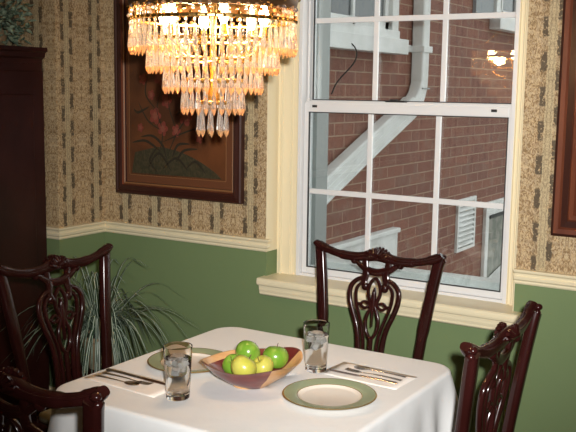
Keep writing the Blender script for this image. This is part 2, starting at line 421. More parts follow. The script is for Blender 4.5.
# ---- window unit: fixed frame, upper sash outside, lower sash inside
wx0, wx1 = -2.135, -1.130
win = thing('window_1', None, None); win['kind'] = 'structure'
mb = MB()
fy0, fy1 = 3.545, 3.70
mb.box(wx0, wx0+.018, fy0, fy1, SZ, OZ1, 0); mb.box(wx1-.018, wx1, fy0, fy1, SZ, OZ1, 0)
mb.box(wx0, wx1, fy0, fy1, OZ1-.05, OZ1, 0); mb.box(wx0, wx1, fy0+.01, fy1, SZ-.002, SZ+.012, 0)
mb.box(wx0+.018, wx0+.024, 3.60, 3.61, SZ, OZ1, 0); mb.box(wx0+.024, wx0+.030, 3.585, 3.597, 1.585, OZ1, 0)
mb.box(wx0-.10, wx0, 3.60, 3.70, .70, OZ1, 0); mb.box(wx1, wx1+.07, 3.60, 3.70, .70, OZ1, 0)
mb.build('window_frame', MAT['vinyl'], win, smooth=False, bevel=.002)
def sash(name, y, gx0, gx1, gz, mx, mz, ox0, ox1, oz0, oz1):
    """ring of vinyl round the glass, muntins and panes"""
    mb = MB(); y0, y1 = y-.014, y+.016
    mb.box(ox0, gx0, y0, y1, oz0, oz1); mb.box(gx1, ox1, y0, y1, oz0, oz1)
    mb.box(gx0, gx1, y0, y1, oz0, gz[0]); mb.box(gx0, gx1, y0, y1, gz[1], oz1)
    s = mb.build(name, MAT['vinyl'], win, smooth=False, bevel=.002)
    g = MB(); t = .0035; gy0, gy1 = y-.0155, y-.004
    for (a, b, c, d) in ((gx0, gx0+t, gz[0], gz[1]), (gx1-t, gx1, gz[0], gz[1]), (gx0, gx1, gz[0], gz[0]+t), (gx0, gx1, gz[1]-t, gz[1])):
        g.box(a, b, gy0, gy1, c, d)
    g.build('gasket', MAT['gasket'], s, smooth=False)
    mm = MB()
    for x in mx: mm.box(x-.0115, x+.0115, y-.006, y+.006, gz[0]+t, gz[1]-t)
    for z in mz: mm.box(gx0+t, gx1-t, y-.0065, y+.0065, z-.0115, z+.0115)
    mm.build('muntin', MAT['vinyl'], s, smooth=False, bevel=.002)
    for dy in (.0, .011):
        p = MB(); p.box(gx0, gx1, y-.0015+dy, y+.0015+dy, gz[0], gz[1]); p.build('pane', MAT['pane'], s, smooth=False)
    return s
lo = sash('lower_sash', 3.583, -2.092, -1.164, (.806, 1.522), (-1.785, -1.467), (1.160,), wx0+.019, wx1-.019, SZ+.012, 1.562)
up = sash('upper_sash', 3.625, -2.100, -1.165, (1.575, 2.40), (-1.789, -1.470), (1.930, 2.28), wx0+.030, wx1-.021, 1.545, OZ1-.05)
mb = MB()
mb.box(-2.110+.0, -1.150, 3.572, 3.600, 1.553, 1.572)
mb.build('check_rail', MAT['vinyl'], lo, smooth=False, bevel=.002)
mb = MB(); mb.box(-1.715, -1.625, 3.575, 3.605, 1.572, 1.580); mb.box(-1.69, -1.66, 3.568, 3.59, 1.578, 1.585)
mb.build('sash_lock', MAT['black'], lo, smooth=False, bevel=.001)
for x in (-2.062, -1.225):
    mb = MB(); mb.box(x-.012, x+.012, 3.5665, 3.570, 1.542, 1.553); mb.build('tilt_latch', MAT['black'], lo, smooth=False)
# storm-side sill and track outside
mb = MB()
mb.box(wx0-.05, wx1+.05, 3.70, 3.80, .70, .812); mb.box(wx0+.018, wx1-.018, 3.655, 3.70, SZ, .825)
mb.build('outer_sill', MAT['ext_white'], win, smooth=False, bevel=.003)
mb = MB(); mb.box(wx0+.018, wx0+.040, 3.65, 3.76, .8, OZ1); mb.box(wx1-.040, wx1-.018, 3.65, 3.68, .8, OZ1)
mb.build('storm_track', MAT['alu'], win, smooth=False, bevel=.002)

# ------------------------------------------------------------------ outside
XW = -2.45
wallpart('wall_brick_wing', [(XW-.3, XW, BY+T+.1, 11, -.2, 6, 0)], [MAT['brick']])
wallpart('ground', [(XW, 9, BY+T, 14, -.2, .02, 0)], [MAT['concrete']])
wallpart('wall_exterior', [(LX-T, OX0-.10, BY+T, BY+T+.1, 0, 6, 0), (OX1+.1, 6, BY+T, BY+T+.1, 0, 6, 0), (OX0-.1, OX1+.1, BY+T, BY+T+.1, 0, .7, 0), (OX0-.1, OX1+.1, BY+T, BY+T+.1, OZ1, 6, 0)], [MAT['brick']])

def ext_window(label, y0, y1, z0, z1, sill, shutter=None, mull=()):
    t = thing('house_window', label, 'window', (XW, y0, z0))
    def p(n, m, *bx):
        mb = MB()
        for b in bx: mb.box(b[0], b[1], b[2]-y0, b[3]-y0, b[4]-z0, b[5]-z0)
        return mb.build(n, m, t, smooth=False, bevel=.004)
    w = .09
    p('casing', MAT['ext_white'], (0, .05, y0, y0+w, z0, z1), (0, .05, y1-w, y1, z0, z1), (0, .05, y0+w, y1-w, z1-w, z1))
    p('sill', MAT['ext_white'], (0, .09, sill[0], sill[1], sill[2], sill[3]), (0, .06, y0, y1, sill[3], z0))
    s = p('sash', MAT['ext_white'], *[(0, .025, a, b, z0, z1-w) for a, b in [(y0+w, y0+w+.05), (y1-w-.05, y1-w)]+[(q-.015, q+.015) for q in mull]], (0, .025, y0+w, y1-w, z0, z0+.05), (0, .02, y0+w, y1-w, (z0+z1)/2-.02, (z0+z1)/2+.02))
    g = p('pane', MAT['ext_dark'], (0, .010, y0+w, y1-w, z0, z1-w))
    if shutter: p('shutter', MAT['ext_grey'], (0, .03, shutter[0], shutter[1], z0-.02, z1))
    return t
ext_window('white-cased window with a thick white sill on the brick wall, left behind the glass', 4.05, 5.165, 1.985, 3.3, (3.95, 5.235, 1.845, 1.935), mull=(4.62,))
ext_window('far white window with a grey shutter, top right behind the glass', 6.95, 8.0, 2.22, 3.5, (6.93, 8.1, 2.11, 2.20), shutter=(6.55, 6.93), mull=(7.15, 7.5))

# downspout with bracket
t = thing('downspout', 'pale grey metal downspout running down then slanting across the brick wall', 'downspout')
mb = MB()
path = spline([(XW+.045, 5.52, 3.6), (XW+.045, 5.52, 2.2), (XW+.045, 5.52, 1.76), (XW+.047, 5.50, 1.64), (XW+.05, 5.41, 1.545), (XW+.052, 5.22, 1.465), (XW+.052, 4.75, 1.285), (XW+.052, 4.0, .985)], 6)
mb.sweep(path, [.055 if k < 26 else .072 for k in range(len(path))], .042, (1, 0, 0), 16, p=7); mb.build('pipe', MAT['ext_white'], t, smooth=False)
for o_ in (-.050, -.018, .018, .050):
    mb = MB(); q = [p+Vector((.043, -.371*o_, .928*o_)) for p in path[-13:]]; mb.sweep(q, .0055, .005, (1, 0, 0), 6)
    mb.build('flute', MAT['ext_white'], t)
mb = MB(); mb.box(XW, XW+.10, 5.45, 5.59, 1.87, 1.91); mb.box(XW, XW+.012, 5.34, 5.45, 1.87, 1.915); mb.build('bracket', MAT['ext_white'], t, smooth=False, bevel=.003)
mb = MB(); mb.box(XW, XW+.094, 5.46, 5.58, 1.635, 1.645); mb.build('joint_band', MAT['alu'], t, smooth=False)

# louvred vent
t = thing('wall_vent', 'small pale louvred vent set in the brick wall', 'vent', (XW, 6.38, .42))
mb = MB()
for b in ((0, .02, 0, .03, 0, .40), (0, .02, .35, .38, 0, .40), (0, .02, .03, .35, 0, .025), (0, .02, .03, .35, .375, .40)): mb.box(*b)
mb.build('vent_frame', MAT['ext_white'], t, smooth=False)
mb = MB(); mb.box(0, .002, .03, .35, .02, .38); mb.build('vent_back', MAT['ext_grey'], t, smooth=False)
for i in range(9):
    z = .035+i*.0385
    mb = MB(); mb.add([(.002, .03, z+.024), (.022, .03, z), (.022, .35, z), (.002, .35, z+.024), (.002, .03, z+.030), (.024, .03, z+.006), (.024, .35, z+.006), (.002, .35, z+.030)],
                      [(0, 1, 2, 3), (4, 5, 6, 7), (0, 1, 5, 4), (1, 2, 6, 5), (2, 3, 7, 6), (3, 0, 4, 7)])
    mb.build('slat', MAT['ext_white'], t, smooth=False)

# white box against the brick
t = thing('cellar_hatch', 'low white-painted box cover against the foot of the brick wall', 'cover', (XW, 3.85, 0))
mb = MB(); mb.box(.0, .045, 0, 1.41, .02, .725); mb.build('box_body', MAT['ext_white'], t, smooth=False, bevel=.006)
mb = MB(); mb.box(.0, .06, -.01, 1.42, .725, .755); mb.build('lid', MAT['ext_white'], t, smooth=False, bevel=.006)

# glazed white basement door light on the right
t = thing('basement_window', 'low white-framed basement window with a greenery reflection coloured into its panes, bottom right behind the glass', 'window', (XW, 6.98, 0))
mb = MB(); mb.box(0, .03, 0, .075, .02, .74); mb.box(0, .03, .075, 1.3, .63, .74); mb.box(0, .03, 1.2, 1.3, .02, .63); mb.build('frame', MAT['ext_white'], t, smooth=False, bevel=.004)
mb = MB(); mb.box(0, .012, .075, 1.2, .02, .63); mb.build('pane', MAT['ext_greenery_reflection'], t, smooth=False)
mb = MB(); mb.box(.012, .04, .075, 1.2, .605, .63); mb.build('drip_strip', MAT['black'], t, smooth=False)
mb = MB(); mb.add([(.02, .1, .02), (.34, .1, .02), (.34, 1.2, .02), (.02, 1.2, .02), (.02, .1, .10), (.34, .1, .05), (.34, 1.2, .25), (.02, 1.2, .30)],
                  [(0, 1, 2, 3), (4, 5, 6, 7), (0, 1, 5, 4), (1, 2, 6, 5), (2, 3, 7, 6), (3, 0, 4, 7)]); mb.build('sloping_sill', MAT['ext_white'], t, smooth=False)

mb = MB(); mb.sweep(spline([(XW+.02, 4.28, 2.0), (XW+.03, 4.40, 1.93), (XW+.10, 4.49, 1.86), (XW+.10, 4.50, 1.78), (XW+.04, 4.42, 1.67), (XW+.03, 4.37, 1.60)], 6), .004, .004, (1, 0, 0), 6)
tag(mb.build('cable', MAT['black']), 'thin black cable drooping from the white outside sill', 'cable')

# ------------------------------------------------------------------ pictures
def frame_obj(name, parent, x0, x1, z0, z1, prof, mis, mats, wall=BY):
    """prof: (inset, height out of wall)"""
    mb = MB(); rs = []
    for d, h in prof:
        rs.append([(x0+d, wall-h, z0+d), (x1-d, wall-h, z0+d), (x1-d, wall-h, z1-d), (x0+d, wall-h, z1-d)])
    mb.rings(rs, cap=False, mis=mis); return mb.build(name, mats, parent, smooth=False)
t = thing('lacquer_picture', 'large framed dark lacquer picture of red flowers above a hill, left of the window', 'picture')
x0, x1, z0, z1 = -3.130, -2.362, 1.092, 2.17
prof = [(0, .001), (0, .030), (.006, .036), (.014, .036), (.018, .030), (.034, .034), (.044, .030), (.048, .020), (.052, .024), (.058, .020), (.060, .010)]
frame_obj('frame', t, x0, x1, z0, z1, prof, [0, 0, 0, 0, 0, 0, 1, 2, 2, 0], [MAT['frame_dark'], MAT['frame_red'], MAT['panel_line']])
mb = MB(); mb.box(x0+.055, x1-.055, BY-.011, BY-.001, z0+.055, z1-.055); pn = mb.build('panel', MAT['panel_border'], t, smooth=False)
ax0, ax1, az0, az1 = x0+.082, x1-.098, z0+.098, z1-.085
mb = MB(); mb.box(ax0, ax1, BY-.0125, BY-.011, az0, az1); mb.build('painted_field', MAT['panel'], pn, smooth=False)
mb = MB()
for b in ((ax0-.003, ax0, az0, az1), (ax1, ax1+.003, az0, az1), (ax0, ax1, az0-.003, az0), (ax0, ax1, az1, az1+.003)): mb.box(b[0], b[1], BY-.0132, BY-.011, b[2], b[3])
mb.build('painted_border', MAT['panel_line'], pn, smooth=False)
aw, ah = ax1-ax0, az1-az0
def fp(u, v): return (ax0+u*aw, az0+v*aw*.64)     # v in units of width
mb = MB()
hill = [fp(.02, .02), fp(.96, .02)]+[fp(.96-.94*k/24, .02+.36*math.sin(min(1, k/17)*PI/2)**.8 if k < 17 else .38-.10*(k-17)/7) for k in range(1, 24)]
prism(mb, hill, BY-.0132, BY-.0124, 0)
mb.build('painted_hill', MAT['p_hill'], pn, smooth=False)
def strokes(name, lst, m, wd, y):
    mb = MB()
    for pts in lst:
        q = spline([(fp(*p)[0], y, fp(*p)[1]) for p in pts], 6); n = len(q)
        mb.sweep(q, [wd*(math.sin(PI*(k+.4)/n)**.7) for k in range(n)], .0005, (0, 1, 0), 6)
    mb.build(name, m, pn)
strokes('painted_stems', [[(.30, .20), (.36, .55), (.30, .85), (.34, 1.1)], [(.40, .25), (.50, .55), (.60, .80), (.56, 1.15)], [(.36, .45), (.62, .60), (.78, .66)], [(.34, .60), (.20, .72), (.10, .95)], [(.50, .62), (.42, .95), (.46, 1.3)], [(.30, .85), (.18, 1.05), (.2, 1.3)], [(.46, 1.3), (.4, 1.6), (.3, 1.9)], [(.56, 1.15), (.66, 1.5), (.6, 1.8)]], MAT['p_leaf'], .004, BY-.0133)
strokes('painted_leaves', [[(.12, .50), (.25, .52), (.36, .40), (.40, .22)], [(.0+.03, .42), (.18, .45), (.34, .32)], [(.64, .44), (.52, .42), (.46, .26)], [(.72, .38), (.58, .35), (.5, .2)], [(.36, .1), (.5, .25), (.62, .1)], [(.2, .1), (.32, .3), (.45, .08)], [(.5, .8), (.62, .9), (.72, .86)], [(.22, .9), (.1, .82), (.05, .86)], [(.3, .38), (.22, .2), (.3, .05)], [(.6, .12), (.7, .22), (.8, .08)]], MAT['p_leaf'], .0065, BY-.0136)
FL = [(.36, .62, .026), (.28, .78, .030), (.60, .78, .032), (.50, .60, .022), (.24, 1.05, .018), (.52, 1.15, .034), (.40, .98, .026), (.70, 1.02, .026), (.12, .62, .016), (.74, .52, .018), (.33, 1.28, .03), (.66, 1.34, .03), (.45, 1.6, .03), (.22, 1.55, .03), (.3, 1.9, .034), (.6, 1.8, .034), (.75, 1.5, .026), (.15, 1.25, .02)]
for (u, v, r) in FL:
    r *= 1.25
    cx, cz = fp(u, v); mb = MB()
    for rr_, k0, y, mi in ((r, 5, BY-.0137, 0), (r*.5, 7, BY-.0142, 1)):
        out = [(cx+rr_*(.62+.38*abs(math.cos(k0*a/2)))*math.cos(a), cz+rr_*(.62+.38*abs(math.cos(k0*a/2)))*math.sin(a)*1.15) for a in [2*PI*i/36 for i in range(36)]]
        prism(mb, out, y, y+.0009, mi)
    mb.build('painted_bloom', [MAT['p_flower'], MAT['p_flower2']], pn, smooth=False)

t = thing('framed_picture', 'wide red-brown moulded picture frame cut off at the right, beside the window', 'picture')
x0, x1, z0, z1 = -.932, .05, 1.085, 2.2
prof = [(0, .001), (0, .022), (.006, .028), (.016, .028), (.020, .020), (.034, .024), (.038, .032), (.048, .034), (.052, .026), (.062, .026), (.066, .034), (.076, .034), (.08, .024), (.12, .018), (.124, .022), (.132, .020), (.134, .008)]
prof = [(d*1.75, h*1.15) for d, h in prof]
frame_obj('frame', t, x0, x1, z0, z1, prof, [0, 0, 1, 1, 0, 1, 1, 1, 0, 1, 1, 1, 0, 1, 1, 0], [MAT['frame_dark'], MAT['frame_red']])
mb = MB(); mb.box(x0+.22, x1-.22, BY-.010, BY-.001, z0+.22, z1-.22); mb.build('panel', MAT['panel'], t, smooth=False)

# ------------------------------------------------------------------ cabinet and its plant
t = thing('tall_cabinet', 'tall dark mahogany cabinet with a moulded cornice at the left edge', 'cabinet', (-3.306, 2.555, 0.0))
mb = MB(); mb.box(-.50, 0, -.56, .555, .10, 1.73); mb.build('body', MAT['mahog_cab'], t, smooth=False, bevel=.003)
mb = MB(); mb.box(-.50, .012, -.57, .56, 0, .10); mb.build('plinth', MAT['mahog_cab'], t, smooth=False, bevel=.004)
mb = MB()
prc = [(0, 1.725), (.006, 1.725), (.010, 1.745), (.022, 1.755), (.026, 1.775), (.036, 1.782), (.036, 1.800), (0, 1.800)]
rs = []
for (sx, sy, ex, ey) in ((-.50, -.56, 0, 1), (0, -.56, 1, 1), (0, .545, 1, 0), (-.50, .545, 0, 0)):
    rs.append([(sx+d*ex, sy+(-d if sy < 0 else d)*1*(1 if ey or sy > 0 else 1)*(1 if sy < 0 else .35), z) for d, z in prc])
mb.rings(rs, loop=True); mb.add([(-.50, -.58, 1.7995), (.03, -.58, 1.7995), (.03, .555, 1.7995), (-.50, .555, 1.7995)], [(0, 1, 2, 3)])
mb.build('cornice', MAT['mahog_cab'], t, smooth=False)
for k, (a, b) in enumerate(((-.55, -.005), (.005, .545))):
    mb = MB(); mb.box(0, .018, a, b, .14, 1.69); d = mb.build('door', MAT['mahog_cab'], t, smooth=False, bevel=.004)
    mb = MB(); mb.box(.018, .024, a+.07, b-.07, .24, 1.58); mb.build('door_panel', MAT['mahog_cab'], d, smooth=False, bevel=.005)
    mb = MB(); yk = b-.03 if k == 0 else a+.03; mb.ball((.034, yk, .95), .013); mb.build('knob', MAT['brass'], d)

def leafbush(name, c, n, spread, size, m, parent, seed):
    random.seed(seed); mb = MB()
    for i in range(n):
        d = Vector((random.gauss(0, 1), random.gauss(0, 1), random.gauss(0, .8))).normalized()*random.uniform(.35, 1)
        p = Vector(c)+Vector((d.x*spread[0], d.y*spread[1], d.z*spread[2]))
        ax = (d+Vector((random.uniform(-.8, .8), random.uniform(-.8, .8), random.uniform(-.8, .5)))).normalized()
        sd = ax.cross(Vector((random.uniform(-1, 1), random.uniform(-1, 1), 1))).normalized(); up_ = sd.cross(ax)
        L, Wd = size*random.uniform(.7, 1.3), size*.28
        v = [p, p+ax*L*.35+sd*Wd, p+ax*L*.35-up_*.12*L, p+ax*L*.35-sd*Wd, p+ax*L*.75+sd*Wd*.7, p+ax*L*.75-up_*.1*L, p+ax*L*.75-sd*Wd*.7, p+ax*L-up_*.05*L]
        mb.add(v, [(0, 2, 1), (0, 3, 2), (1, 2, 5, 4), (2, 3, 6, 5), (4, 5, 7), (5, 6, 7)])
    return mb.build(name, m, parent)
t = thing('leafy_plant', 'bushy grey-green leafy plant standing on top of the tall cabinet', 'plant', (-3.46, 2.95, 1.801))
mb = MB(); mb.lathe([(.05, 0), (.07, .06), (.075, .075), (.065, .075), (.06, .06)], n=24); mb.build('pot', MAT['pot'], t)
lb = leafbush('foliage', (-.03, .02, .12), 420, (.20, .16, .17), .046, MAT['ivy'], t, 3)
for v in lb.data.vertices: v.co.y = min(v.co.y, AY-.006-2.95); v.co.z = max(v.co.z, .004)

# ------------------------------------------------------------------ chairs
def yb(z, x=0):   # rake of the back plus its hollow
    k = max(0, (z-.45)/.535)
    return -.238-.052*k**1.25 - .016*(1-min(1, (x/.26)**2))*k
def bp(x, z, o=0): return Vector((x, yb(z, x)+o, z))
def make_chair():
    t = thing('dining_chair', None, None)
    M1 = MAT['mahog']
    for s in (-1, 1):
        pts = [(s*.185, -.315, 0), (s*.186, -.285, .15), (s*.188, -.25, .32), (s*.192, yb(.45), .45), (s*.205, yb(.58), .58), (s*.218, yb(.70), .70), (s*.235, yb(.83), .83), (s*.250, yb(.93), .93), (s*.258, yb(.975), .972)]
        q = spline(pts, 4); n = len(q)
        mb = MB(); mb.sweep(q, [.0185+(.003 if k > n*.6 else 0) for k in range(n)], .0165, (0, 1, 0), 16, p=3.4)
        mb.build('rear_post', M1, t)
    # crest rail
    zs = [(-.272, .994), (-.262, .986), (-.235, .974), (-.19, .960), (-.14, .951), (-.09, .950), (-.045, .957), (0, .962)]
    full = zs+[(-x, z) for x, z in zs[:-1][::-1]]
    q = spline([(x, yb(z, x), z) for x, z in full], 4); n = len(q)
    rr = []
    for p in q:
        a = abs(p.x); rr.append(.0185 + (.004 if a < .05 else 0) - (.003 if .16 < a < .22 else 0) - max(0, a-.255)*.35)
    mb = MB(); mb.sweep(q, rr, .0150, (0, 1, 0), 16, p=2.6)
    for s in (-1, 1):
        mb.ball((s*.268, yb(.985)-.003, .986), .0120, 14, 9, sc=(1.1, 1.0, .85)); mb.ball((s*.271, yb(.985)+.002, .968), .0110, 14, 9, sc=(.9, 1.1, 1))
    cr = mb.build('crest_rail', M1, t)
    for sy in (-1, 1):   # bead carved along the rail
        mb = MB(); mb.sweep([Vector((p.x, p.y+sy*.0135, p.z+.006)) for p in q[3:-3]], .0035, .0035, (0, 1, 0), 6); mb.build('bead', M1, cr)
    mb = MB()             # shell with radiating lobes
    for k in range(9):
        a = math.radians(-76+19*k); L = .042
        for sy in (-1, 1):
            b = Vector((0, yb(.97, 0)+sy*.012, .955)); e = b+Vector((math.sin(a)*L*1.15, sy*.004, math.cos(a)*L*.92))
            mb.sweep([b, b.lerp(e, .55)+Vector((0, sy*.006, 0)), e], [.003, .0072, .0055], [.004, .009, .006], (0, 1, 0), 8)
    mb.ball((0, yb(.96, 0), .952), .014, sc=(1.5, 1.5, .8)); mb.build('shell_carving', M1, cr)
    # pierced splat
    def st(mb, pts, w, th=.0085, closed=False, o=0, per=7):
        q = spline([bp(x, z, o) for x, z in pts], per, closed)
        if isinstance(w, (list, tuple)):
            m_ = len(q); w = [w[min(len(w)-1, int(k/m_*len(w)))]*(1-((k/m_*len(w)) % 1))+w[min(len(w)-1, int(k/m_*len(w))+1)]*((k/m_*len(w)) % 1) for k in range(m_)]
        mb.sweep(q, w, th, (0, 1, 0), 12, closed, p=2.8)
    mb = MB()
    st(mb, [(-.094, .936), (-.080, .925), (-.050, .908), (0, .896), (.050, .908), (.080, .925), (.094, .936)], [.008, .010, .013, .016, .016, .013, .010, .008])
    for s in (-1, 1):
        mb.ball((s*.099, yb(.937)+.0, .934), .0160, sc=(1, .9, 1)); mb.ball((s*.088, yb(.95), .948), .008)
        st(mb, [(s*.052, .945), (s*.048, .915), (s*.043, .885), (s*.048, .860), (s*.044, .842)], [.012, .014, .013, .015, .014, .013])
        mb.ball((s*.042, yb(.84), .838), .0165, sc=(1, .75, 1.1))
        st(mb, [(s*.050, .872), (s*.082, .858), (s*.104, .828), (s*.104, .785), (s*.088, .735), (s*.066, .680), (s*.054, .620), (s*.050, .540), (s*.060, .47)], [.009, .0085, .010, .010, .010, .010, .010, .011, .014])
        st(mb, [(s*.050, .852), (s*.070, .838), (s*.079, .812), (s*.074, .770), (s*.058, .722), (s*.042, .675), (s*.032, .630), (s*.027, .560), (s*.030, .47)], .0062)
        st(mb, [(s*.016, .766), (s*.038, .778), (s*.054, .766), (s*.038, .753)], .0055, .007, True)
        st(mb, [(s*.052, .766), (s*.066, .766)], .006, .007)
    st(mb, [(0, .872), (.020, .850), (.026, .815), (.012, .775), (0, .757), (-.012, .775), (-.026, .815), (-.020, .850)], .0068, .0085, True)
    st(mb, [(0, .775), (.012, .752), (.027, .710), (.022, .665), (0, .636), (-.022, .665), (-.027, .710), (-.012, .752)], .0068, .0075, True)
    st(mb, [(0, .838), (0, .80), (0, .766), (0, .73), (0, .682)], [.001, .009, .011, .009, .005, .001], .010)
    st(mb, [(0, .636), (0, .56), (0, .47)], .010)
    mb.build('splat', M1, t)
    # seat rails, shoe, cushion
    def trap(w0, w1, y0, y1, z0, z1, mb, r=.0):
        mb.add([(-w0, y0, z0), (w0, y0, z0), (w1, y1, z0), (-w1, y1, z0), (-w0, y0, z1), (w0, y0, z1), (w1, y1, z1), (-w1, y1, z1)],
               [(3, 2, 1, 0), (4, 5, 6, 7), (0, 1, 5, 4), (1, 2, 6, 5), (2, 3, 7, 6), (3, 0, 4, 7)])
    mb = MB(); trap(.195, .245, -.240, .230, .365, .435, mb); mb.build('seat_rail', M1, t, smooth=False, bevel=.006)
    mb = MB(); mb.box(-.085, .085, -.252, -.225, .434, .478); mb.build('splat_shoe', M1, t, smooth=False, bevel=.006)
    mb = MB(); trap(.180, .232, -.222, .222, .430, .468, mb); mb.build('seat', MAT['seat'], t, bevel=.016)
    for s in (-1, 1):   # cabriole legs with ball feet
        q = spline([(s*.215, .20, .40), (s*.228, .216, .34), (s*.232, .222, .28), (s*.220, .207, .18), (s*.214, .202, .09), (s*.222, .212, .045), (s*.232, .222, .02)], 5)
        n = len(q); mb = MB(); mb.sweep(q, [(.034, .036, .033, .024, .017, .017, .026, .026)[int(k/n*7)] for k in range(n)], [(.034, .036, .033, .024, .017, .017, .026, .026)[int(k/n*7)] for k in range(n)], (0, 1, 0), 12)
        mb.ball((s*.232, .222, .024), .024); mb.build('front_leg', M1, t)
    return t
ch = make_chair()
spots = [((-1.553, 2.908, 0), PI, 'carved mahogany dining chair with pierced back standing in front of the window'),
         ((-2.150, 2.352, 0), -PI/2, 'carved mahogany dining chair at the left of the table, between cabinet and striped-leaf plant'),
         ((-1.045, 2.345, 0), PI/2, 'carved mahogany dining chair at the right of the table, its back seen edge-on'),
         ((-1.532, 1.618, 0), 0, 'carved mahogany dining chair nearest the camera, bottom left, back towards us')]
for i, (loc, rz, lab) in enumerate(spots):
    o = ch if i == 0 else copy_tree(ch)
    o.location = loc; o.rotation_euler = (0, 0, rz); o.scale = (1.02, 1, 1.008); tag(o, lab, 'chair', 'carved dining chairs around the table')

# ------------------------------------------------------------------ table and cloth
TX, TY, HX, HY, TZ = -1.440, 2.203, .446, .441, .752
t = thing('dining_table', 'square dining table hidden under the white cloth', 'table', (TX, TY, 0))
mb = MB(); mb.box(-HX+.006, HX-.006, -HY+.006, HY-.006, TZ-.028, TZ-.001); mb.build('table_top', MAT['mahog'], t, smooth=False, bevel=.05)
mb = MB()
for b in ((-.37, .37, -.37, -.35), (-.37, .37, .35, .37), (-.37, -.35, -.35, .35), (.35, .37, -.35, .35)): mb.box(*b, TZ-.09, TZ-.028)
mb.build('apron', MAT['mahog'], t, smooth=False)
for sx in (-1, 1):
    for sy in (-1, 1):
        mb = MB(); mb.lathe([(.016, 0), (.020, .04), (.018, .1), (.030, .58), (.034, .60), (.034, .722)], sx*.375, sy*.375, 16); mb.build('leg', MAT['mahog'], t)
# cloth
N = 400
def outline(hx, hy, r):
    pts = []; L = [2*(hy-r), PI*r/2, 2*(hx-r), PI*r/2]*2; tot = sum(L)
    cs = [(hx-r, hy-r, 0), (-(hx-r), hy-r, PI/2), (-(hx-r), -(hy-r), PI), (hx-r, -(hy-r), 3*PI/2)]
    for i in range(N):
        d = tot*i/N; k = 0
        while d > L[k]: d -= L[k]; k += 1
        f = d/L[k]
        if k % 2 == 0:
            j = k//2; a = cs[j][2]; nx, ny = math.cos(a), math.sin(a)
            sx, sy = cs[j-1][:2] if j else cs[3][:2]
            ex, ey = cs[j][:2]
            px, py = sx+(ex-sx)*f, sy+(ey-sy)*f
            corner = min(f, 1-f)*L[k]
            pts.append((px+nx*r, py+ny*r, nx, ny, corner, j))
        else:
            j = k//2; a = cs[j][2]+f*PI/2
            pts.append((cs[j][0]+r*math.cos(a), cs[j][1]+r*math.sin(a), math.cos(a), math.sin(a), -math.sin(f*PI)*.05, j))
    return pts
OUT = outline(HX, HY, .075)
mb = MB(); rs = []
for sc in (.02, .2, .4, .6, .75, .88, .95, .98): rs.append([(p[0]*sc, p[1]*sc, TZ+.008) for p in OUT])
for a in (0, .25, .5, .75, 1):
    th = a*PI/2; rr = .012
    rs.append([(p[0]+p[2]*(rr*math.sin(th)-.006), p[1]+p[3]*(rr*math.sin(th)-.006), TZ+.008-rr*(1-math.cos(th))) for p in OUT])
for k in range(1, 15):
    tt = k/14; ring = []
    for i, p in enumerate(OUT):
        cn = math.exp(-max(0, p[4])/.10)                 # near a corner
        s = i/N*2*PI
        # one broad cone fold each side of every corner plus slow waves along the sides
        w = .013*math.sin(s*9+.6)+.007*math.sin(s*17+1.9)
        w += cn*(.030+.024*math.cos(max(0, p[4])/.10*4.2))+.006*math.sin(s*31)*math.exp(-max(0, p[4])/.2)
        out = .008+tt**1.1*(.012+w+.012*cn)
        drop = .245+.035*cn
        ring.append((p[0]+p[2]*out, p[1]+p[3]*out, TZ-.004-drop*tt))
    rs.append(ring)
mb.rings(rs, cap=False); mb.add([rs[0][i] for i in range(N)], [tuple(range(N))])
o = mb.build('tablecloth', MAT['cloth']); o.location = (TX, TY, 0)
md = o.modifiers.new('thick', 'SOLIDIFY'); md.thickness = .0012; md.offset = 1
tag(o, 'plain white cloth draped over the square table', 'tablecloth')
CZ_ = TZ+.0095   # cloth top

# ------------------------------------------------------------------ napkins, plates, cutlery
def napkin(cx, cy, w, h, rz, label):
    mb = MB(); random.seed(int(cx*-1000))
    for k in range(2):
        o = k*.004; z = .0001+k*.0004
        n = 10
        g = [[(-w/2+o+(w-2*o)*i/n+random.uniform(-.0006, .0006), -h/2+(h-o*1.5)*j/n, z+.0003*math.sin(i*1.3+j*.7+k)) for i in range(n+1)] for j in range(n+1)]
        mb.add([p for r in g for p in r],
               [(j*(n+1)+i, j*(n+1)+i+1, (j+1)*(n+1)+i+1, (j+1)*(n+1)+i) for j in range(n) for i in range(n)])
        rim = [(0, j) for j in range(n+1)]
    o = mb.build('napkin', MAT['napkin']); o.location = (cx, cy, CZ_+.0004); o.rotation_euler = (0, 0, rz)
    md = o.modifiers.new('thick', 'SOLIDIFY'); md.thickness = .0003
    return tag(o, label, 'napkin', 'paper napkins under the cutlery')
napkin(-1.728, 1.948, .285, .120, -.06, 'folded white paper napkin under the cutlery at the left plate')
napkin(-1.182, 2.402, .262, .145, -.05, 'folded white paper napkin under the cutlery at the right plate')

def plate(cx, cy, label):
    mb = MB()
    prof = [(.0, .004), (.050, .004), (.054, .0), (.058, .0), (.060, .005), (.085, .010), (.126, .0175), (.1305, .0185), (.1325, .0195), (.131, .0212), (.128, .0210), (.092, .0160), (.0895, .0152), (.083, .0105), (.076, .0085), (.0, .008)]
    mis = [0, 0, 0, 0, 0, 0, 0, 2, 2, 2, 1, 2, 0, 0, 0]
    prof = [(max(r, .0005), z) for r, z in prof]
    mb.lathe(prof, n=64, mis=mis)
    o = mb.build('dinner_plate', [MAT['china'], MAT['china_green'], MAT['gold']]); o.location = (cx, cy, CZ_+.0005)
    return tag(o, label, 'plate', 'green-rimmed dinner plates')
plate(-1.171, 2.139, 'cream dinner plate with sage green rim at the right, nearer the camera')
plate(-1.684, 2.168, 'cream dinner plate with sage green rim at the left, partly behind a glass')

